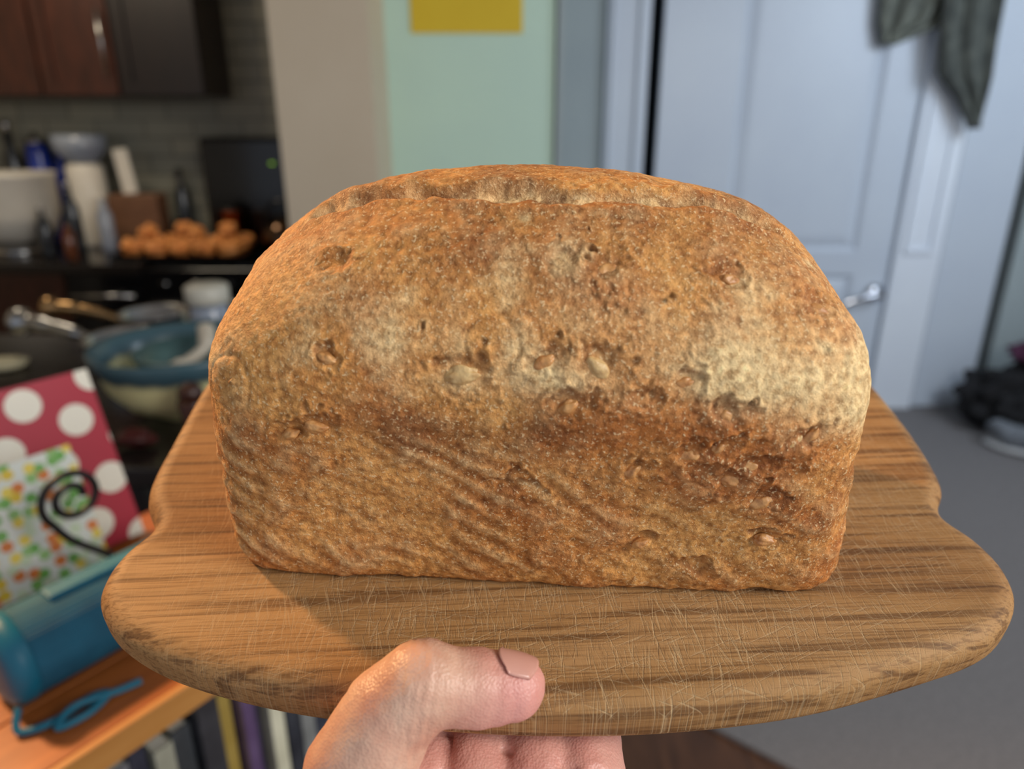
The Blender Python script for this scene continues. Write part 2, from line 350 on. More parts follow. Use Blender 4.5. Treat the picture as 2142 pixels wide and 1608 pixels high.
pan(-1.0,1.93,.09,.09, math.radians(184), .20, 'small copper toned saucepan behind the steel one', pm('warm steel', (200,160,110), None, 5, .22, metal=1))
bm = blob((0,0,.06), .07, sub=3, amp=.03, sc=(1,1,.85)); mk('steel_teapot', bm, pm('blue steel', (110,130,160), None, 5, .15, metal=1), smooth=True, loc=(-.74,1.93,.921), label='round bluish steel pot on the island', cat='pot')
bm = blob((0,0,.01), .07, sub=3, amp=.15, sc=(1,.7,.14)); mk('napkin', bm, pm('cream paper', (200,192,160), None, 8, .8), smooth=True, loc=(-1.30,1.72,.921), label='small crumpled cream napkin on the dark counter', cat='napkin')
pp = empty('pepper_mill', (-.60,1.24,.921), 'short dark wooden pepper mill on the island', 'pepper mill')
mk('mill_body', lathe([(.028,0),(.03,.01),(.02,.05),(.028,.09),(.024,.1)], 30), m_cab, parent=pp, smooth=True)
mk('mill_knob', lathe([(.02,.101),(.024,.115),(.012,.13)], 24), m_cab, parent=pp, smooth=True)
bm = blob((0,0,.02), .03, sub=3, amp=.2, sc=(1.2,.9,.6), seed=9); mk('chili_bunch', bm, pm('dark red skin', (80,22,20), (50,14,12), 20, .5), smooth=True, loc=(-.72,1.24,.921), label='dark red dried pepper on the island top', cat='pepper')

# ------------------------------------------------------------ bookcase with things
A = math.radians(55.2); BX = Vector((math.cos(A), math.sin(A), 0)); BY = Vector((-math.sin(A), math.cos(A), 0)); E0 = Vector((-.362,.603,0))
def bc(x,y,z): return E0+BX*x+BY*y+Vector((0,0,z))
m_oak = pm('orange oak', (176,100,44), (140,74,30), 5, .35, stretch=(1,14,14), bump=.1)
m_oak2 = pm('light oak edge', (206,148,82), (186,126,62), 5, .4, stretch=(1,14,14))
bk = empty('bookcase', E0, 'low orange oak bookcase filled with magazines', 'bookcase', rot=(0,0,A))
b = box(-.6,.33,.006,.10,.90,.93); box(-.6,.33,.102,.25,.90,.93,b); box(-.6,.33,.252,.39,.90,.93,b)
mk('bookcase_top', b, m_oak, parent=bk, bevel=.002)
mk('edge_strip', box(-.6,.33,-.004,.006,.895,.93), m_oak2, parent=bk, bevel=.002, label='lighter oak front edging')
mk('side_panel', box(.305,.33,.01,.385,0,.898), m_oak, parent=bk)
mk('side_panel', box(-.595,-.57,.01,.385,0,.898), m_oak, parent=bk)
mk('back_panel', box(-.57,.305,.37,.385,0,.898), m_cab2, parent=bk)
mk('shelf', box(-.57,.305,.012,.369,.56,.58), m_oak, parent=bk)
mk('shelf', box(-.57,.305,.012,.369,.06,.08), m_oak, parent=bk)
bm = blob((0,0,.035), .055, sub=4, amp=.06, sc=(.9,.9,.62)); mk('leather_pouch', bm, pm('dark leather', (40,22,20), (24,14,13), 30, .5, bump=.3), smooth=True, loc=bc(.255,.325,.931), label='small dark leather pouch beside the red book', cat='pouch')
cols = [(28,32,40),(110,112,110),(44,48,60),(24,28,36),(60,62,66),(84,84,88),(24,26,40),(130,128,110),(36,40,44),(30,30,34),(150,124,50),(70,50,84),(34,28,50),(190,186,160)]
xx = -.5; i = 0
m_page = pm('page edges', (216,212,198), (190,186,170), 40, .8)
while xx < .21:
    t = random.uniform(.010,.026); h = random.uniform(.24,.3); d = random.uniform(.2,.26)
    c = cols[i % len(cols)]; p = bc(xx, .03+random.uniform(0,.03), .581)
    e = empty('magazine', p, 'upright magazine packed tightly on the bookcase shelf', 'magazine', rot=(0,0,A), group='magazines on the bookcase shelf')
    bm = box(0,.0015,0,d,0,h); box(t-.0015,t,0,d,0,h,bm); box(0,t,-.0015,0,0,h,bm)
    mk('cover', bm, pm('cover', c, tuple(min(255,v+40) for v in c), 14, .35), parent=e)
    mk('pages', box(.0016,t-.0016,.001,d-.002,.002,h-.002), m_page, parent=e)
    xx += t+.004; i += 1
m_pat = pm('blue white pattern', (30,70,120), (220,225,230), 90, .5)
e = empty('binder', bc(xx+.004,.03,.581), 'blue and white patterned binder at the end of the shelf', 'binder', rot=(0,0,A))
bm = box(0,.002,0,.2,0,.3); box(.036,.038,0,.2,0,.3,bm); box(0,.038,-.002,0,0,.3,bm)
mk('cover', bm, m_pat, parent=e); mk('pages', box(.003,.035,.002,.195,.003,.295), m_page, parent=e)

def dotmat(name, base, scale, thr, rnd, colors, rotz=0):
    m = bpy.data.materials.new(name); m.use_nodes = True
    nt = m.node_tree; N = nt.nodes; K = nt.links
    tc = N.new('ShaderNodeTexCoord'); sp = N.new('ShaderNodeSeparateXYZ'); cb = N.new('ShaderNodeCombineXYZ')
    K.new(tc.outputs['Object'], sp.inputs[0]); K.new(sp.outputs['X'], cb.inputs['X']); K.new(sp.outputs['Z'], cb.inputs['Y'])
    mp = N.new('ShaderNodeMapping'); mp.inputs['Rotation'].default_value = (0,0,rotz); K.new(cb.outputs[0], mp.inputs[0])
    vo = N.new('ShaderNodeTexVoronoi'); vo.voronoi_dimensions = '2D'; vo.inputs['Scale'].default_value = scale; vo.inputs['Randomness'].default_value = rnd
    K.new(mp.outputs[0], vo.inputs['Vector'])
    lt = N.new('ShaderNodeMath'); lt.operation = 'LESS_THAN'; lt.inputs[1].default_value = thr; K.new(vo.outputs['Distance'], lt.inputs[0])
    rr = N.new('ShaderNodeValToRGB'); rr.color_ramp.interpolation = 'CONSTANT'
    sc = N.new('ShaderNodeSeparateColor'); K.new(vo.outputs['Color'], sc.inputs[0]); K.new(sc.outputs[0], rr.inputs[0])
    rr.color_ramp.elements[0].color = L4(colors[0]); rr.color_ramp.elements[0].position = 0
    rr.color_ramp.elements[1].color = L4(colors[-1]); rr.color_ramp.elements[1].position = 1-1/len(colors) if len(colors)>1 else 1
    for q in range(1, len(colors)-1):
        el = rr.color_ramp.elements.new(q/len(colors)); el.color = L4(colors[q])
    mx = N.new('ShaderNodeMix'); mx.data_type = 'RGBA'; mx.inputs['A'].default_value = L4(base)
    K.new(lt.outputs[0], mx.inputs['Factor']); K.new(rr.outputs[0], mx.inputs['B']); K.new(mx.outputs['Result'], N['Principled BSDF'].inputs['Base Color'])
    N['Principled BSDF'].inputs['Roughness'].default_value = .45
    return m
m_red = dotmat('red with white dots', (172,20,48), 15, .33, 0, [(236,230,212)], .6)
m_card = dotmat('white with coloured dots', (224,230,220), 62, .44, .8, [(110,176,80),(226,196,60),(206,224,190),(120,180,90),(224,130,60),(150,196,120),(236,214,90)])
lean = .30
bo = bpy.data.objects.new('recipe_book', None); COL.objects.link(bo)
bo.matrix_world = Matrix.Translation(bc(.150,.325,.938))@Matrix.Rotation(A,4,'Z')@Matrix.Rotation(-lean,4,'X')
bo['label'] = 'red recipe book with white polka dots on a stand'; bo['category'] = 'book'
bm = box(-.25,0,0,.003,0,.25); box(-.25,0,.022,.025,0,.25,bm); box(-.25,-.247,.003,.022,0,.25,bm)
mk('cover', bm, m_red, parent=bo)
mk('pages', box(-.246,-.004,.0035,.0215,.003,.247), m_page, parent=bo)
mk('dotted_card', box(-.25,0,0,.006,0,.165), m_card, mw=Matrix.Translation(bc(.084,.292,.942))@Matrix.Rotation(A,4,'Z')@Matrix.Rotation(-lean,4,'X'), label='white card with green yellow and orange dots before the book', cat='card')
m_iron = pm('black wrought iron', (20,20,20), (12,12,12), 30, .45)
st = empty('book_stand', bc(.0,.27,.931), 'black wrought iron book stand with a curled scroll', 'book stand', rot=(0,0,A))
bm = tube([(-.15,.0,.004),(.10,.0,.004)], .004, 10); tube([(-.15,.085,.003),(.10,.085,.003)], .003, 10, bm); tube([(-.13,-.02,.003),(-.13,.085,.003)], .003, 10, bm); tube([(.08,-.02,.003),(.08,.085,.003)], .003, 10, bm)
mk('stand_base', bm, m_iron, parent=st, smooth=True)
sp = []
cx, cz = .043, .133
for k in range(60):
    a = math.radians(-10+k*10.0); r = .012+.026*k/59
    sp.append((cx+r*math.cos(a), -.012, cz+r*math.sin(a)))
sp += smoothpts([sp[-1],(cx-.012,-.016,cz-.055),(cx+.025,-.022,cz-.095),(.08,-.02,.006)], 8)[1:]
mk('scroll', tube(sp, .0048, 10), m_iron, parent=st, smooth=True)
def spk_mat():
    m = pm('teal mesh', (16,96,122), (10,80,104), 30, .7)
    nt = m.node_tree; N = nt.nodes; K = nt.links
    tc = N.new('ShaderNodeTexCoord'); vo = N.new('ShaderNodeTexVoronoi'); vo.inputs['Scale'].default_value = 380; vo.inputs['Randomness'].default_value = 0
    K.new(tc.outputs['Object'], vo.inputs['Vector'])
    bn = N.new('ShaderNodeBump'); bn.inputs['Strength'].default_value = 1; bn.inputs['Distance'].default_value = .0015
    K.new(vo.outputs['Distance'], bn.inputs['Height']); K.new(bn.outputs[0], N['Principled BSDF'].inputs['Normal'])
    return m
sk = empty('speaker', bc(-.108,.128,.931), 'teal cylindrical portable speaker lying on the bookcase', 'speaker', rot=(0,0,A))
sk.scale = (1.1,1.2,1.2)
m_teal = pm('teal rubber', (12,110,136), (9,98,122), 10, .45)
mk('speaker_grille', lathe([(.0385,0),(.041,.004),(.041,.20),(.0385,.204)], 56), spk_mat(), parent=sk, loc=(.014,0,.0415), rot=(0,math.radians(90),0), smooth=True)
mk('end_cap', lathe([(.02,-.004),(.032,-.003),(.038,.0),(.0422,.006),(.0422,.018),(.041,.019)], 56), m_teal, parent=sk, loc=(-.002,0,.0415), rot=(0,math.radians(90),0), smooth=True)
mk('end_cap', lathe([(.041,-.001),(.0422,0),(.0422,.012),(.038,.018),(.02,.02)], 56), m_teal, parent=sk, loc=(.216,0,.0415), rot=(0,math.radians(90),0), smooth=True)
mk('control_strip', box(.05,.17,-.010,.010,.0815,.0855), m_teal, parent=sk, bevel=.002, label='raised rubber control strip')
bm = tube(smoothpts([(-.004,-.034,.015),(-.012,-.048,.004),(.012,-.060,.004),(.045,-.058,.004),(.058,-.066,.004),(.035,-.075,.004),(.01,-.070,.004),(.03,-.062,.008),(.065,-.070,.004),(.085,-.075,.004)],10), .0032, 10)
mk('strap_cord', bm, m_teal, parent=sk, smooth=True)

# ------------------------------------------------------------ held things : common frame
TILT = math.radians(12); O = Vector((0,.2331,1.3362))
HM = Matrix.Translation(O)@Matrix.Rotation(TILT,4,'X')
R = [(.2026,.152),(.2032,.1049),(.2007,.0732),(.1969,.0557),(.1897,.0444),(.1876,.0351),(.1937,.0221),(.1961,.0062),(.1906,-.0106),(.1737,-.0259),(.1443,-.0368),(.099,-.0488),(.0507,-.0548),(.0044,-.0556),
     (-.0421,-.0522),(-.0828,-.0461),(-.1188,-.0359),(-.1426,-.0238),(-.156,-.0106),(-.1597,.0024),(-.1583,.0153),(-.1534,.0264),(-.1546,.0336),(-.1624,.0459),(-.1669,.0608),(-.1692,.0865),(-.1726,.1472)]
back = [(-.166,.175),(-.154,.188),(-.158,.205),(-.154,.225),(-.13,.245),(-.08,.262),(.015,.272),(.11,.262),(.16,.245),(.184,.225),(.188,.205),(.184,.188),(.196,.175)]
loop = R+back
def csp(P, k=8):
    out = []; n = len(P)
    for i in range(n):
        a,b,c,d = [Vector((*P[(i+q)%n],0)) for q in (-1,0,1,2)]
        for j in range(k):
            t = j/k; out.append(.5*((2*b)+(-a+c)*t+(2*a-5*b+4*c-d)*t*t+(-a+3*b-3*c+d)*t**3))
    return out
lp = csp(loop, 6); n = len(lp)
nor = []
for i in range(n):
    t = (lp[(i+1)%n]-lp[i-1]).normalized(); nor.append(Vector((t.y,-t.x,0)))
area_ = sum(lp[i].x*lp[(i+1)%n].y-lp[(i+1)%n].x*lp[i].y for i in range(n))
sg = 1 if area_ > 0 else -1
bm = bmesh.new(); rings = []
TH = .021; prof = []
for k in range(9):
    a = math.pi/2*k/8; prof.append((-.009*(1-math.sin(a)), -.0075*(1-math.cos(a))))
for k in range(9):
    a = math.pi/2*k/8; prof.append((-.008*(1-math.cos(a)), -TH+.0075*(1-math.sin(a))))
for off, z in prof:
    rings.append([bm.verts.new(lp[i]+nor[i]*off*sg+Vector((0,0,z))) for i in range(n)])
for a, b in zip(rings, rings[1:]):
    for i in range(n): bm.faces.new((a[i],a[(i+1)%n],b[(i+1)%n],b[i]))
bm.faces.new(rings[0]); bm.faces.new(rings[-1])
def board_mat():
    m = bpy.data.materials.new('oak board'); m.use_nodes = True
    nt = m.node_tree; N = nt.nodes; K = nt.links; b = N['Principled BSDF']
    tc = N.new('ShaderNodeTexCoord')
    def mp(s, r=(0,0,0)):
        q0 = N.new('ShaderNodeMapping'); q0.inputs['Rotation'].default_value = r; K.new(tc.outputs['Object'], q0.inputs[0])
        q = N.new('ShaderNodeMapping'); q.inputs['Scale'].default_value = s; K.new(q0.outputs[0], q.inputs[0]); return q
    def noi(mapn, sc, det=5, dist=0):
        q = N.new('ShaderNodeTexNoise'); q.inputs['Scale'].default_value = sc; q.inputs['Detail'].default_value = det; q.inputs['Distortion'].default_value = dist; K.new(mapn.outputs[0], q.inputs['Vector']); return q
    def ramp(src, st):
        q = N.new('ShaderNodeValToRGB'); cr = q.color_ramp
        cr.elements[0].position, cr.elements[0].color = st[0]; cr.elements[1].position, cr.elements[1].color = st[-1]
        for p, c in st[1:-1]: e = cr.elements.new(p); e.color = c
        K.new(src, q.inputs[0]); return q
    def mix(a, b_, fac, mode='MULTIPLY'):
        q = N.new('ShaderNodeMix'); q.data_type = 'RGBA'; q.blend_type = mode
        if isinstance(fac, (int,float)): q.inputs['Factor'].default_value = fac
        else: K.new(fac, q.inputs['Factor'])
        K.new(a, q.inputs['A']); K.new(b_, q.inputs['B']); return q
    big = noi(mp((2,14,14)), 1.6, 6, .6)
    base = ramp(big.outputs['Fac'], [(.3, L4((144,100,56))),(.5, L4((168,125,76))),(.7, L4((184,142,94)))])
    g = noi(mp((1.4,50,50),(0,0,math.radians(-3))), 5, 6, .35)
    gr = ramp(g.outputs['Fac'], [(.38, (.28,.20,.14,1)),(.48,(1,1,1,1)),(.9,(1.0,1.0,1.0,1))])
    c1 = mix(base.outputs[0], gr.outputs[0], .68)
    f = noi(mp((7,300,300),(0,0,math.radians(-3))), 4, 3)
    fr = ramp(f.outputs['Fac'], [(.38,(.45,.38,.3,1)),(.50,(1,1,1,1))])
    c2 = mix(c1.outputs['Result'], fr.outputs[0], .6)
    def scr(lst, t0, t1):
        sm = None
        for ang, o in lst:
            s1 = noi(mp((9+o,420,1),(0,0,math.radians(ang))), 3, 2); rr_ = ramp(s1.outputs['Fac'], [(t0,(0,0,0,1)),(t1,(1,1,1,1))])
            sm = rr_.outputs[0] if sm is None else mix(sm, rr_.outputs[0], 1, 'ADD').outputs['Result']
        return sm
    sm = scr(((82,3),(70,5),(98,7),(12,9),(-25,11),(88,13)), .60, .68)
    sd = scr(((86,23),(76,25),(102,27)), .62, .70)
    pos = N.new('ShaderNodeVectorMath'); pos.operation = 'SUBTRACT'; pos.inputs[1].default_value = (.03,.06,0); K.new(tc.outputs['Object'], pos.inputs[0])
    le = N.new('ShaderNodeVectorMath'); le.operation = 'LENGTH'; K.new(pos.outputs[0], le.inputs[0])
    mr = N.new('ShaderNodeMapRange'); mr.inputs['From Min'].default_value = .10; mr.inputs['From Max'].default_value = .18; mr.inputs['To Min'].default_value = .40; mr.inputs['To Max'].default_value = .05; K.new(le.outputs['Value'], mr.inputs['Value'])
    lt = N.new('ShaderNodeRGB'); lt.outputs[0].default_value = L4((206,176,132))
    dk = N.new('ShaderNodeRGB'); dk.outputs[0].default_value = L4((104,72,44))
    sf = N.new('ShaderNodeMath'); sf.operation = 'MULTIPLY'; sf.use_clamp = True; K.new(sm, sf.inputs[0]); K.new(mr.outputs[0], sf.inputs[1])
    sg_ = N.new('ShaderNodeMath'); sg_.operation = 'MULTIPLY'; sg_.use_clamp = True; K.new(sd, sg_.inputs[0]); K.new(mr.outputs[0], sg_.inputs[1])
    c3 = mix(c2.outputs['Result'], lt.outputs[0], sf.outputs[0], 'MIX')
    c4 = mix(c3.outputs['Result'], dk.outputs[0], sg_.outputs[0], 'MIX')
    K.new(c4.outputs['Result'], b.inputs['Base Color']); b.inputs['Roughness'].default_value = .62; b.inputs['Specular IOR Level'].default_value = .3
    hb = N.new('ShaderNodeMath'); hb.operation = 'SUBTRACT'; K.new(g.outputs['Fac'], hb.inputs[0]); K.new(sf.outputs[0], hb.inputs[1])
    bn = N.new('ShaderNodeBump'); bn.inputs['Strength'].default_value = .6; bn.inputs['Distance'].default_value = .0007
    K.new(hb.outputs[0], bn.inputs['Height']); K.new(bn.outputs[0], b.inputs['Normal'])
    return m
bd = mk('cutting_board', bm, board_mat(), mw=HM, label='scalloped oak cutting board held up with a loaf on it', cat='cutting board')
for p in bd.data.polygons: p.use_smooth = len(p.vertices) == 4

# ------------------------------------------------------------ bread
HR, HT, MID = .080, .141, .054
def prof_at(h, th=None):
    if th is None:
        k = max(0, min(1, h/HR)); rr = .003*math.exp(-h/.003)
        L = .1180-.0045*k-rr; F = -.006-.004*k+rr; B = .104+.010*k-rr; nn = 9-3.0*k
    else:
        a = math.sin(th); c = math.cos(th); L = .1135*(max(0,1-a**2.05))**.45
        F = MID-(MID+.010)*c; B = MID+(.060)*c; nn = 6-3.5*a
    return L, F, B, nn
rows = []
for k in range(140): h = .0012+ (HR-.0012)*k/140; rows.append((h, *prof_at(h), 0))
for k in range(200):
    th = (math.pi/2-.02)*k/199; rows.append((HR+(HT-HR)*math.sin(th), *prof_at(0, th), th))
NU = 980; NR = len(rows)
V = np.zeros((NR, NU, 3)); ph = np.linspace(0, 2*np.pi, 3001)
for r, (h, L, F, B, nn, th) in enumerate(rows):
    m = (F+B)/2; T = (B-F)/2
    cx = np.sign(np.cos(ph))*np.abs(np.cos(ph))**(2/nn)*L; cy = np.sign(np.sin(ph))*np.abs(np.sin(ph))**(2/nn)*T+m
    d = np.hypot(np.diff(cx), np.diff(cy)); w = np.where((cy[1:] < m), 2.6, 1.0)
    cum = np.concatenate([[0], np.cumsum(d*w)]); cum /= cum[-1]
    s = np.arange(NU)/NU
    V[r,:,0] = np.interp(s, cum, cx); V[r,:,1] = np.interp(s, cum, cy); V[r,:,2] = h
V[:,:,0] += .0060
def normals(V):
    du = np.roll(V,-1,1)-np.roll(V,1,1); dv = np.zeros_like(V); dv[1:-1] = V[2:]-V[:-2]; dv[0] = V[1]-V[0]; dv[-1] = V[-1]-V[-2]
    n = np.cross(du, dv); return n/np.maximum(np.linalg.norm(n,axis=2,keepdims=True),1e-12)
Nn = normals(V)
def nz(P, f, o=0):
    nf = noise.noise; Q = P*f+o
    return np.array([nf(q) for q in Q.tolist()])
P = V.reshape(-1,3)
n1 = nz(P,18,1); n2 = nz(P,55,7); n3 = nz(P,150,3); n4 = nz(P,420,5); n5 = nz(P,32,11); n6 = nz(P,90,21)
x, y, h = P[:,0], P[:,1], P[:,2]
def sst(a,b,v): t = np.clip((v-a)/(b-a),0,1); return t*t*(3-2*t)
rim = .087-.014*(x/.11)**2+.005*n1+.003*n5
front = 1-sst(.01,.03,y)
low = 1-sst(-.008,.008,h-rim+.004*n6)
cc = x*math.sin(math.radians(34))+h*math.cos(math.radians(34))
rid = np.sin(2*np.pi*cc/.0088+4.5*n5+2.0*n2)
ramp_left = .4+.6*(1-sst(-.03,.06,x))
ridA = rid*low*front*ramp_left*sst(.002,.012,h)*(1-sst(.055,.085,h))*np.clip(.7+1.5*n5+n6,0,1)
disp = .0022*n1+.0008*n2+.0004*n3+.00026*n4+.00036*ridA+.0008*low*n6*sst(-.02,.06,x)+.0004*low*n3
disp += -.0008*np.exp(-((h-rim)/.006)**2)*(.3+n5)
yc = .033+.005*n1+.0022*n6+.0012*n3+.009*((x-.005)/.09)**2
ends = 1-sst(.080,.094,np.abs(x-.010))
wid = np.clip(.0075+.005*n5+.004*np.exp(-((x+.065)/.02)**2),.0035,.02)
onTop = (h>.1)
inside = sst(0,.0008,y-yc)*(1-sst(wid*.8,wid*1.25,y-yc))*ends*onTop
lip = np.exp(-((y-yc+.0022)/.0022)**2)*ends*onTop
disp += -.0048*inside*(.8+.7*n6)+.0011*lip+.0018*np.exp(-((y-yc-wid-.004)/.004)**2)*ends*onTop+.0012*n3*ends*onTop*np.exp(-((y-yc-.01)/.012)**2)
feats = [(.027,.100),(.010,.101),(-.015,.097),(-.057,.0995),(.0146,.1265),(.0285,.1245),(.066,.122),(.0955,.112),(-.056,.1228),(.053,.096),(.0414,.090),(.0672,.085),(.0181,.087),(.0603,.064),(.0726,.060),(.089,.075),(-.0724,.072),(-.0634,.076),(.0048,.053),(.040,.062),(.0463,.028),(.089,.032),(.0692,.0145),(.067,.073),(.058,.070),(.078,.066),(.095,.078),(.084,.050)]
frontmask = (y < .05)
dark = np.zeros(len(P)); seedpos = []
Nf = Nn.reshape(-1,3)
for i, (fx, fh) in enumerate(feats):
    dd = (x-fx)**2+((h-fh)*1.0)**2+np.where(frontmask,0,9); idx = int(np.argmin(dd)); c0 = P[idx]
    R_ = .0032+.0014*((i*37)%10)/10
    if i in (0,2): R_ = .0056
    if i in (4,5): R_ = .0044
    ang = -.6+((i*73)%100)/100*1.6; dv = P-c0
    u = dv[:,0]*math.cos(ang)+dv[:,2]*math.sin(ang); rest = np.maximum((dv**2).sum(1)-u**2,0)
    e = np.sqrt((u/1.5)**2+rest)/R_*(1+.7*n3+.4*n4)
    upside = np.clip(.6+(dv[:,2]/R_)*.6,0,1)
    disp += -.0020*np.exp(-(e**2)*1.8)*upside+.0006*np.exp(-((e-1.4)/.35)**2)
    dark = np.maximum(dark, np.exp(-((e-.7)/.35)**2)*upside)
    seedpos.append((c0.copy(), Nf[idx].copy(), ang, R_))
for fx, fh, rr in [(-.006,.105,.0085),(-.094,.085,.010)]:
    idx = int(np.argmin((x-fx)**2+(h-fh)**2+np.where(frontmask,0,9))); e = np.linalg.norm(P-P[idx],axis=1)*(1+.2*n6)
    disp += .0004*np.exp(-(e/rr)**4)-.0005*np.exp(-((e-rr)/.0009)**2)
P2 = P+Nf*disp[:,None]
P2[:,2] = np.maximum(P2[:,2], .0008)
def C(c): return np.array(lin(c))
pale, mid_, brn, drk = C((238,206,150)), C((218,158,88)), C((190,118,56)), C((124,66,26))
def mx(a, b, t): return a+(b-a)*np.clip(t,0,1)[:,None]
one = np.ones((len(P),3))
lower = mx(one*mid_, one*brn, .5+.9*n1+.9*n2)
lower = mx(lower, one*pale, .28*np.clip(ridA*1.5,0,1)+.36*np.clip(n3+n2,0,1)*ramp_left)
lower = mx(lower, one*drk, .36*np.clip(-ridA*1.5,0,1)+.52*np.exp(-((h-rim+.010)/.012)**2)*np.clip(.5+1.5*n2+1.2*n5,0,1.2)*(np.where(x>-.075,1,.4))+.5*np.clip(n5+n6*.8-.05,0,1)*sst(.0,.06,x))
upper = mx(one*mid_, one*brn, .42+.9*n1+.8*n2)
upper = mx(upper, one*drk, .58*sst(.112,.130,h)*np.clip(.5+1.1*n5+.8*n2,0,1)*np.exp(-((x-.025)/.085)**2))
pb = np.exp(-((h-rim-.014)/.013)**2)*(.25+.8*sst(.02,.08,x)+.8*n2+.5*n6)  # pale crust band above the rim, with the right shoulder's daylight highlight painted in
upper = mx(upper, one*pale, pb*.95+.3*np.clip(n3*1.2+n2,0,1))
for fx, fh, rr in [(-.037,.107,.006),(.0146,.1265,.005),(.072,.117,.004),(-.002,.122,.005),(.074,.103,.008)]:
    e = np.sqrt((x-fx)**2+(h-fh)**2)*(1+.9*n3+.8*n6); upper = mx(upper, one*pale, .7*np.exp(-(e/rr)**2)*frontmask)
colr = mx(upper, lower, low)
colr = mx(colr, one*brn, lip*.4)
colr = mx(colr, one*C((236,200,144)), inside*.9); colr = mx(colr, one*drk, inside*np.clip(-n3*2.6-n4,0,1)*.7)
colr = mx(colr, one*drk, np.exp(-((y-yc-.0004)/.0008)**2)*ends*onTop*.6)
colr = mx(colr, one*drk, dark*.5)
colr = np.clip(colr*(1+.4*n4)[:,None],0,1)
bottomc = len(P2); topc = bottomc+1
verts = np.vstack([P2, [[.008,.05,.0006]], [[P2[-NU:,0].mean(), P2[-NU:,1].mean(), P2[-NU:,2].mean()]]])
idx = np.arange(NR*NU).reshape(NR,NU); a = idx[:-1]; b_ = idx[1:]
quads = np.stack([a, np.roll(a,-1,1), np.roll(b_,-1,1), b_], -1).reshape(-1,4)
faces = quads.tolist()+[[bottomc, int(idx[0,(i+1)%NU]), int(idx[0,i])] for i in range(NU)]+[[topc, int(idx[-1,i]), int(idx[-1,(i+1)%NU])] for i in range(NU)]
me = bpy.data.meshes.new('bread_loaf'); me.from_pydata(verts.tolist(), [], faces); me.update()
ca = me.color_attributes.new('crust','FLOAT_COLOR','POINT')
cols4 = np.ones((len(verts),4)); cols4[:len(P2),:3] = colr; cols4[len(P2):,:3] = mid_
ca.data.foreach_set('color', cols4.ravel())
me.polygons.foreach_set('use_smooth', [True]*len(me.polygons))
m = bpy.data.materials.new('bread crust'); m.use_nodes = True; nt = m.node_tree; N = nt.nodes; K = nt.links; bs = N['Principled BSDF']
at = N.new('ShaderNodeAttribute'); at.attribute_name = 'crust'
tc = N.new('ShaderNodeTexCoord')
def NZ(sc, det=4, ro=.6):
    q = N.new('ShaderNodeTexNoise'); q.inputs['Scale'].default_value = sc; q.inputs['Detail'].default_value = det; q.inputs['Roughness'].default_value = ro; K.new(tc.outputs['Object'], q.inputs['Vector']); return q
f1 = NZ(900,4); f2 = NZ(420,5,.7)
r1 = N.new('ShaderNodeValToRGB'); r1.color_ramp.elements[0].position = .36; r1.color_ramp.elements[0].color = (.58,.44,.32,1); r1.color_ramp.elements[1].position = .56; r1.color_ramp.elements[1].color = (1.05,1.05,1.05,1)
K.new(f2.outputs['Fac'], r1.inputs[0])
mm = N.new('ShaderNodeMix'); mm.data_type = 'RGBA'; mm.blend_type = 'MULTIPLY'; mm.inputs['Factor'].default_value = .85
K.new(at.outputs['Color'], mm.inputs['A']); K.new(r1.outputs[0], mm.inputs['B'])
r2 = N.new('ShaderNodeValToRGB'); r2.color_ramp.elements[0].position = .57; r2.color_ramp.elements[0].color = (0,0,0,1); r2.color_ramp.elements[1].position = .65; r2.color_ramp.elements[1].color = (.7,.7,.7,1)
K.new(f1.outputs['Fac'], r2.inputs[0])
m2 = N.new('ShaderNodeMix'); m2.data_type = 'RGBA'; m2.inputs['B'].default_value = L4((244,212,160)); K.new(r2.outputs[0], m2.inputs['Factor']); K.new(mm.outputs['Result'], m2.inputs['A'])
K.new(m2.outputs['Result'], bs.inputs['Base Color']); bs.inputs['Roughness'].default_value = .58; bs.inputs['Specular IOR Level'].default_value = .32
ad = N.new('ShaderNodeMath'); ad.operation = 'ADD'; K.new(f1.outputs['Fac'], ad.inputs[0]); K.new(f2.outputs['Fac'], ad.inputs[1])
bn = N.new('ShaderNodeBump'); bn.inputs['Strength'].default_value = .8; bn.inputs['Distance'].default_value = .0008
K.new(ad.outputs[0], bn.inputs['Height']); K.new(bn.outputs[0], bs.inputs['Normal'])
me.materials.append(m)
loaf = bpy.data.objects.new('bread_loaf', me); COL.objects.link(loaf); loaf.matrix_world = HM@Matrix.Rotation(math.radians(-3.3),4,'Z')
loaf['label'] = 'golden brown seeded loaf with split top on the board'; loaf['category'] = 'bread'
m_seed = pm('toasted seed', (218,164,102), (176,114,60), 300, .35, bump=.2)
m_seed2 = pm('pale seed', (224,190,132), (190,146,90), 300, .35, bump=.2)
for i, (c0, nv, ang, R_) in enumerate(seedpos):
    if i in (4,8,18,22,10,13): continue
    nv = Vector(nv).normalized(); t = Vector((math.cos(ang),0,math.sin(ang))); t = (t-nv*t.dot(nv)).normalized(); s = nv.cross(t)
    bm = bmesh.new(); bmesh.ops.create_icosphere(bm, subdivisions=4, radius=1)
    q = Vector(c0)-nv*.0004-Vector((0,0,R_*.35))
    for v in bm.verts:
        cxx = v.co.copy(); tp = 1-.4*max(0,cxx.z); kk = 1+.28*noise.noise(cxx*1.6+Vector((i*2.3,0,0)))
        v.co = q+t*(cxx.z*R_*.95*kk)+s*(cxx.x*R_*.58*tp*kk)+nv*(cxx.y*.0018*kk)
    mk('seed', bm, m_seed2 if i in (0,2,15) else m_seed, parent=loaf, smooth=True)

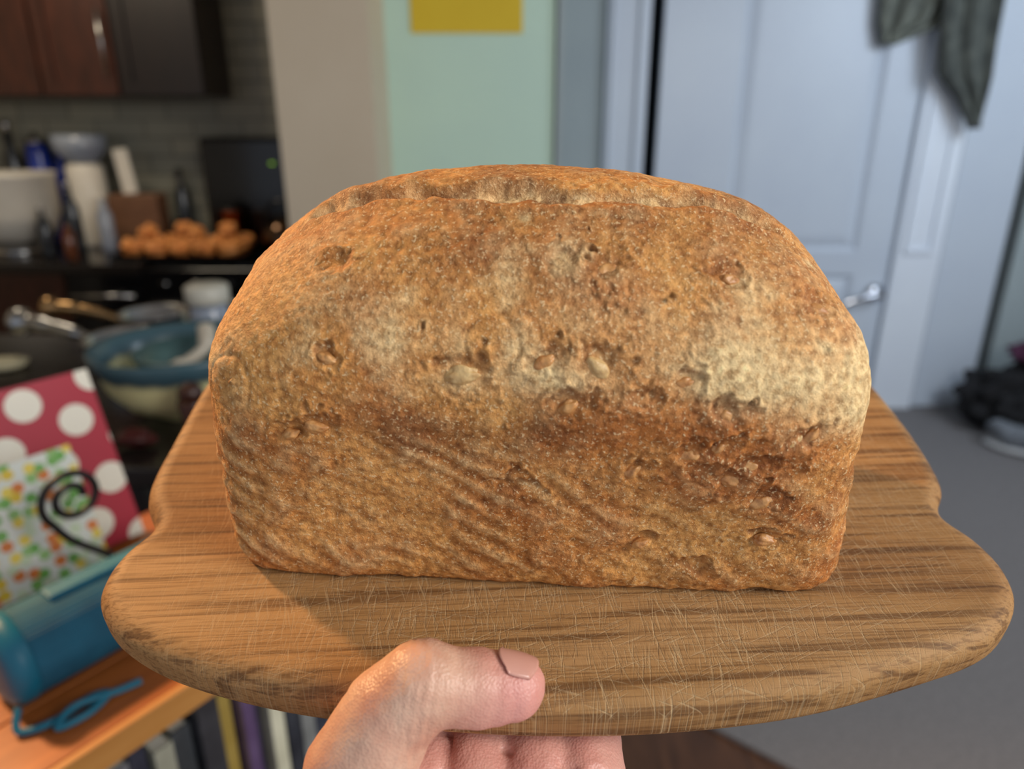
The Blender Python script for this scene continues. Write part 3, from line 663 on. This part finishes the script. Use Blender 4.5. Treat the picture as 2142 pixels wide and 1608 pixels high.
# ------------------------------------------------------------ hand
def chain(bm, pts, rad):
    pts = [Vector(p) for p in pts]
    for i in range(len(pts)):
        bmesh.ops.create_icosphere(bm, subdivisions=3, radius=rad[i], matrix=Matrix.Translation(pts[i]))
    for i in range(len(pts)-1):
        d = pts[i+1]-pts[i]; k = max(2, int(d.length/.004))
        for j in range(1,k):
            t = j/k; bmesh.ops.create_icosphere(bm, subdivisions=3, radius=rad[i]*(1-t)+rad[i+1]*t, matrix=Matrix.Translation(pts[i]+d*t))
bm = bmesh.new()
TIP = Vector((.0005,-.0550,.0095)); IP = Vector((-.0275,-.0575,.0150))
chain(bm, [(-.030,-.115,-.062),(-.044,-.088,-.040),(-.048,-.069,-.012),(-.038,-.061,.005),IP,(-.020,-.057,.0128),(-.011,-.0562,.0112),TIP], [.022,.021,.0175,.0152,.0137,.0122,.0121,.0102])
for xx_, r_ in ((-.030,.013),(-.012,.014),(.008,.014),(.024,.012)):
    chain(bm, [(xx_*.6-.004,-.115,-.062),(xx_,-.060,-.0385),(xx_*1.08,.0,-.0365)], [.019,r_+.002,r_])
chain(bm, [(.012,-.115,-.066),(.026,-.07,-.042),(.028,-.02,-.037)], [.02,.0145,.012])
for mx_, my_, ln, sp_, r_ in ((-.032,.002,.070,-.010,.0085),(-.012,.006,.078,-.002,.0088),(.010,.004,.073,.006,.0085),(.028,-.006,.058,.014,.0075)):
    chain(bm, [(mx_,my_,-.035),(mx_+sp_*.4,my_+ln*.45,-.036),(mx_+sp_*.75,my_+ln*.78,-.034),(mx_+sp_,my_+ln,-.0295)], [r_+.002,r_+.0005,r_,r_-.001])
chain(bm, [(-.006,-.115,-.064),(-.010,-.15,-.085),(-.03,-.24,-.15),(-.06,-.33,-.24)], [.026,.026,.031,.037])
me = bpy.data.meshes.new('hand_src'); bm.to_mesh(me); bm.free()
src = bpy.data.objects.new('hand_src', me); COL.objects.link(src)
rm = src.modifiers.new('r','REMESH'); rm.mode = 'VOXEL'; rm.voxel_size = .0011
sm = src.modifiers.new('s','SMOOTH'); sm.factor = .6; sm.iterations = 10
dg = bpy.context.evaluated_depsgraph_get(); dg.update()
hm = bpy.data.meshes.new_from_object(src.evaluated_get(dg)); hm.name = 'person'
bpy.data.objects.remove(src)
bm = bmesh.new(); bm.from_mesh(hm); bm.normal_update()
ax = (TIP-IP).normalized()
for v in bm.verts:
    t = (v.co-IP).dot(ax); off = 0
    if v.co.z > .0 and abs(t) < .014:
        for t0, w0, s0 in ((-.001,.0007,1),(.0020,.0006,.8),(-.0038,.0007,.8),(.0046,.0006,.5),(-.0065,.0006,.5)):
            off += s0*math.exp(-((t-t0+.0012*noise.noise(v.co*200))/w0)**2)
    v.co -= v.normal*.0006*off*(.6+.8*noise.noise(v.co*300+Vector((5,5,5))))
    if v.co.z < -.025:
        w_ = v.co.y+.052+.25*(v.co.x+.01)+.003*noise.noise(v.co*60)
        v.co -= v.normal*(.0012*math.exp(-(w_/.0010)**2)+.0009*math.exp(-((w_+.012)/.0009)**2))
        w2 = v.co.x+.018+.3*(v.co.y+.06)
        v.co -= v.normal*.0012*math.exp(-(w2/.0011)**2)
    v.co += v.normal*.0006*noise.noise(v.co*90)+v.normal*.0002*noise.noise(v.co*300)
bm.to_mesh(hm); bm.free()
for p in hm.polygons: p.use_smooth = True
hv = np.zeros(len(hm.vertices)*3); hm.vertices.foreach_get('co', hv); hv = hv.reshape(-1,3)
tt = (hv-np.array(IP))@np.array(ax)
redf = np.clip((tt-.006)/.022,0,1)*(hv[:,2]>-.01); redf = np.maximum(redf, .75*(hv[:,2]<-.022))
ha = hm.color_attributes.new('flush','FLOAT_COLOR','POINT'); hc = np.ones((len(hv),4)); hc[:,0]=hc[:,1]=hc[:,2]=redf; ha.data.foreach_set('color', hc.ravel())
skin = bpy.data.materials.new('skin'); skin.use_nodes = True; nt = skin.node_tree; N = nt.nodes; K = nt.links; bs = N['Principled BSDF']
tc = N.new('ShaderNodeTexCoord')
n_ = N.new('ShaderNodeTexNoise'); n_.inputs['Scale'].default_value = 70; n_.inputs['Detail'].default_value = 8; K.new(tc.outputs['Object'], n_.inputs['Vector'])
r = N.new('ShaderNodeValToRGB'); r.color_ramp.elements[0].position = .35; r.color_ramp.elements[0].color = L4((204,150,126)); r.color_ramp.elements[1].position = .65; r.color_ramp.elements[1].color = L4((222,180,154))
K.new(n_.outputs['Fac'], r.inputs[0])
at = N.new('ShaderNodeAttribute'); at.attribute_name = 'flush'
mxn = N.new('ShaderNodeMix'); mxn.data_type = 'RGBA'; mxn.inputs['B'].default_value = L4((218,144,138)); K.new(r.outputs[0], mxn.inputs['A'])
ml = N.new('ShaderNodeMath'); ml.operation = 'MULTIPLY'; ml.inputs[1].default_value = .7; K.new(at.outputs['Fac'], ml.inputs[0]); K.new(ml.outputs[0], mxn.inputs['Factor'])
K.new(mxn.outputs['Result'], bs.inputs['Base Color'])
bs.inputs['Roughness'].default_value = .42; bs.inputs['Subsurface Weight'].default_value = .2; bs.inputs['Subsurface Radius'].default_value = (.004,.0014,.001); bs.inputs['Subsurface Scale'].default_value = 1
n2_ = N.new('ShaderNodeTexVoronoi'); n2_.inputs['Scale'].default_value = 1100; K.new(tc.outputs['Object'], n2_.inputs['Vector'])
bn = N.new('ShaderNodeBump'); bn.inputs['Strength'].default_value = .45; bn.inputs['Distance'].default_value = .0004; K.new(n2_.outputs['Distance'], bn.inputs['Height']); K.new(bn.outputs[0], bs.inputs['Normal'])
hm.materials.clear(); hm.materials.append(skin)
hand = bpy.data.objects.new('person', hm); COL.objects.link(hand); hand.matrix_world = HM
hand['label'] = "person's bare hand gripping the wooden board, thumb on top"; hand['category'] = 'person'
nd = Vector((.05,.34,.93)); nd = (nd-ax*nd.dot(ax)).normalized(); bb = ax.cross(nd)
bm = bmesh.new(); g = []
for i in range(17):
    u = i/16; row = []
    for j in range(17):
        w = j/16*2-1; hw = 42*(1-.25*(1-u)**3); le = .0130*u
        if u > .7: le -= .0036*w*w*(u-.7)/.3
        if u < .2: le += .0026*w*w*(1-u/.2)
        a = math.radians(w*hw); rad = .01178-.0008*u-.0012*u*u-.0002*(abs(w)**4)
        row.append(bm.verts.new(TIP-ax*.0065+ax*le+(nd*math.cos(a)+bb*math.sin(a))*rad))
    g.append(row)
for i in range(16):
    for j in range(16): bm.faces.new((g[i][j],g[i][j+1],g[i+1][j+1],g[i+1][j]))
nl = mk('thumb_nail', bm, pm('nail', (214,160,144), (204,148,132), 60, .22), parent=hand, smooth=True)
so = nl.modifiers.new('s','SOLIDIFY'); so.thickness = .0004; so.offset = -1

# ------------------------------------------------------------ light
W = bpy.data.worlds.new('world'); S.world = W; W.use_nodes = True
W.node_tree.nodes['Background'].inputs[0].default_value = (.80,.87,1,1); W.node_tree.nodes['Background'].inputs[1].default_value = .56
def area(name, loc, target, size, energy, color, sy=None):
    l = bpy.data.lights.new(name,'AREA'); l.size = size; l.energy = energy; l.color = color
    if sy: l.shape = 'RECTANGLE'; l.size_y = sy
    o = bpy.data.objects.new(name, l); COL.objects.link(o); o.location = loc
    o.rotation_euler = (Vector(target)-Vector(loc)).to_track_quat('-Z','Y').to_euler(); return o
area('window_light', (1.6,-.5,2.2), (.1,.8,1.25), .9, 36, (1,.97,.92), .9)
area('hall_light', (2.6,1.8,2.5), (1.5,3.7,1.2), .9, 40, (.74,.86,1))
area('ceiling_lamp', (-1.9,2.7,2.55), (-1.7,3.3,1), .5, 14, (1,.84,.62))
sl = bpy.data.lights.new('kitchen_lamp','SPOT'); sl.energy = 190; sl.color = (1,.58,.26); sl.spot_size = math.radians(58); sl.spot_blend = .6; sl.shadow_soft_size = .07
so_ = bpy.data.objects.new('kitchen_lamp', sl); COL.objects.link(so_); so_.location = (-1.5,1.15,2.30)
so_.rotation_euler = (Vector((-.15,.45,1.2))-Vector((-1.5,1.15,2.30))).to_track_quat('-Z','Y').to_euler()
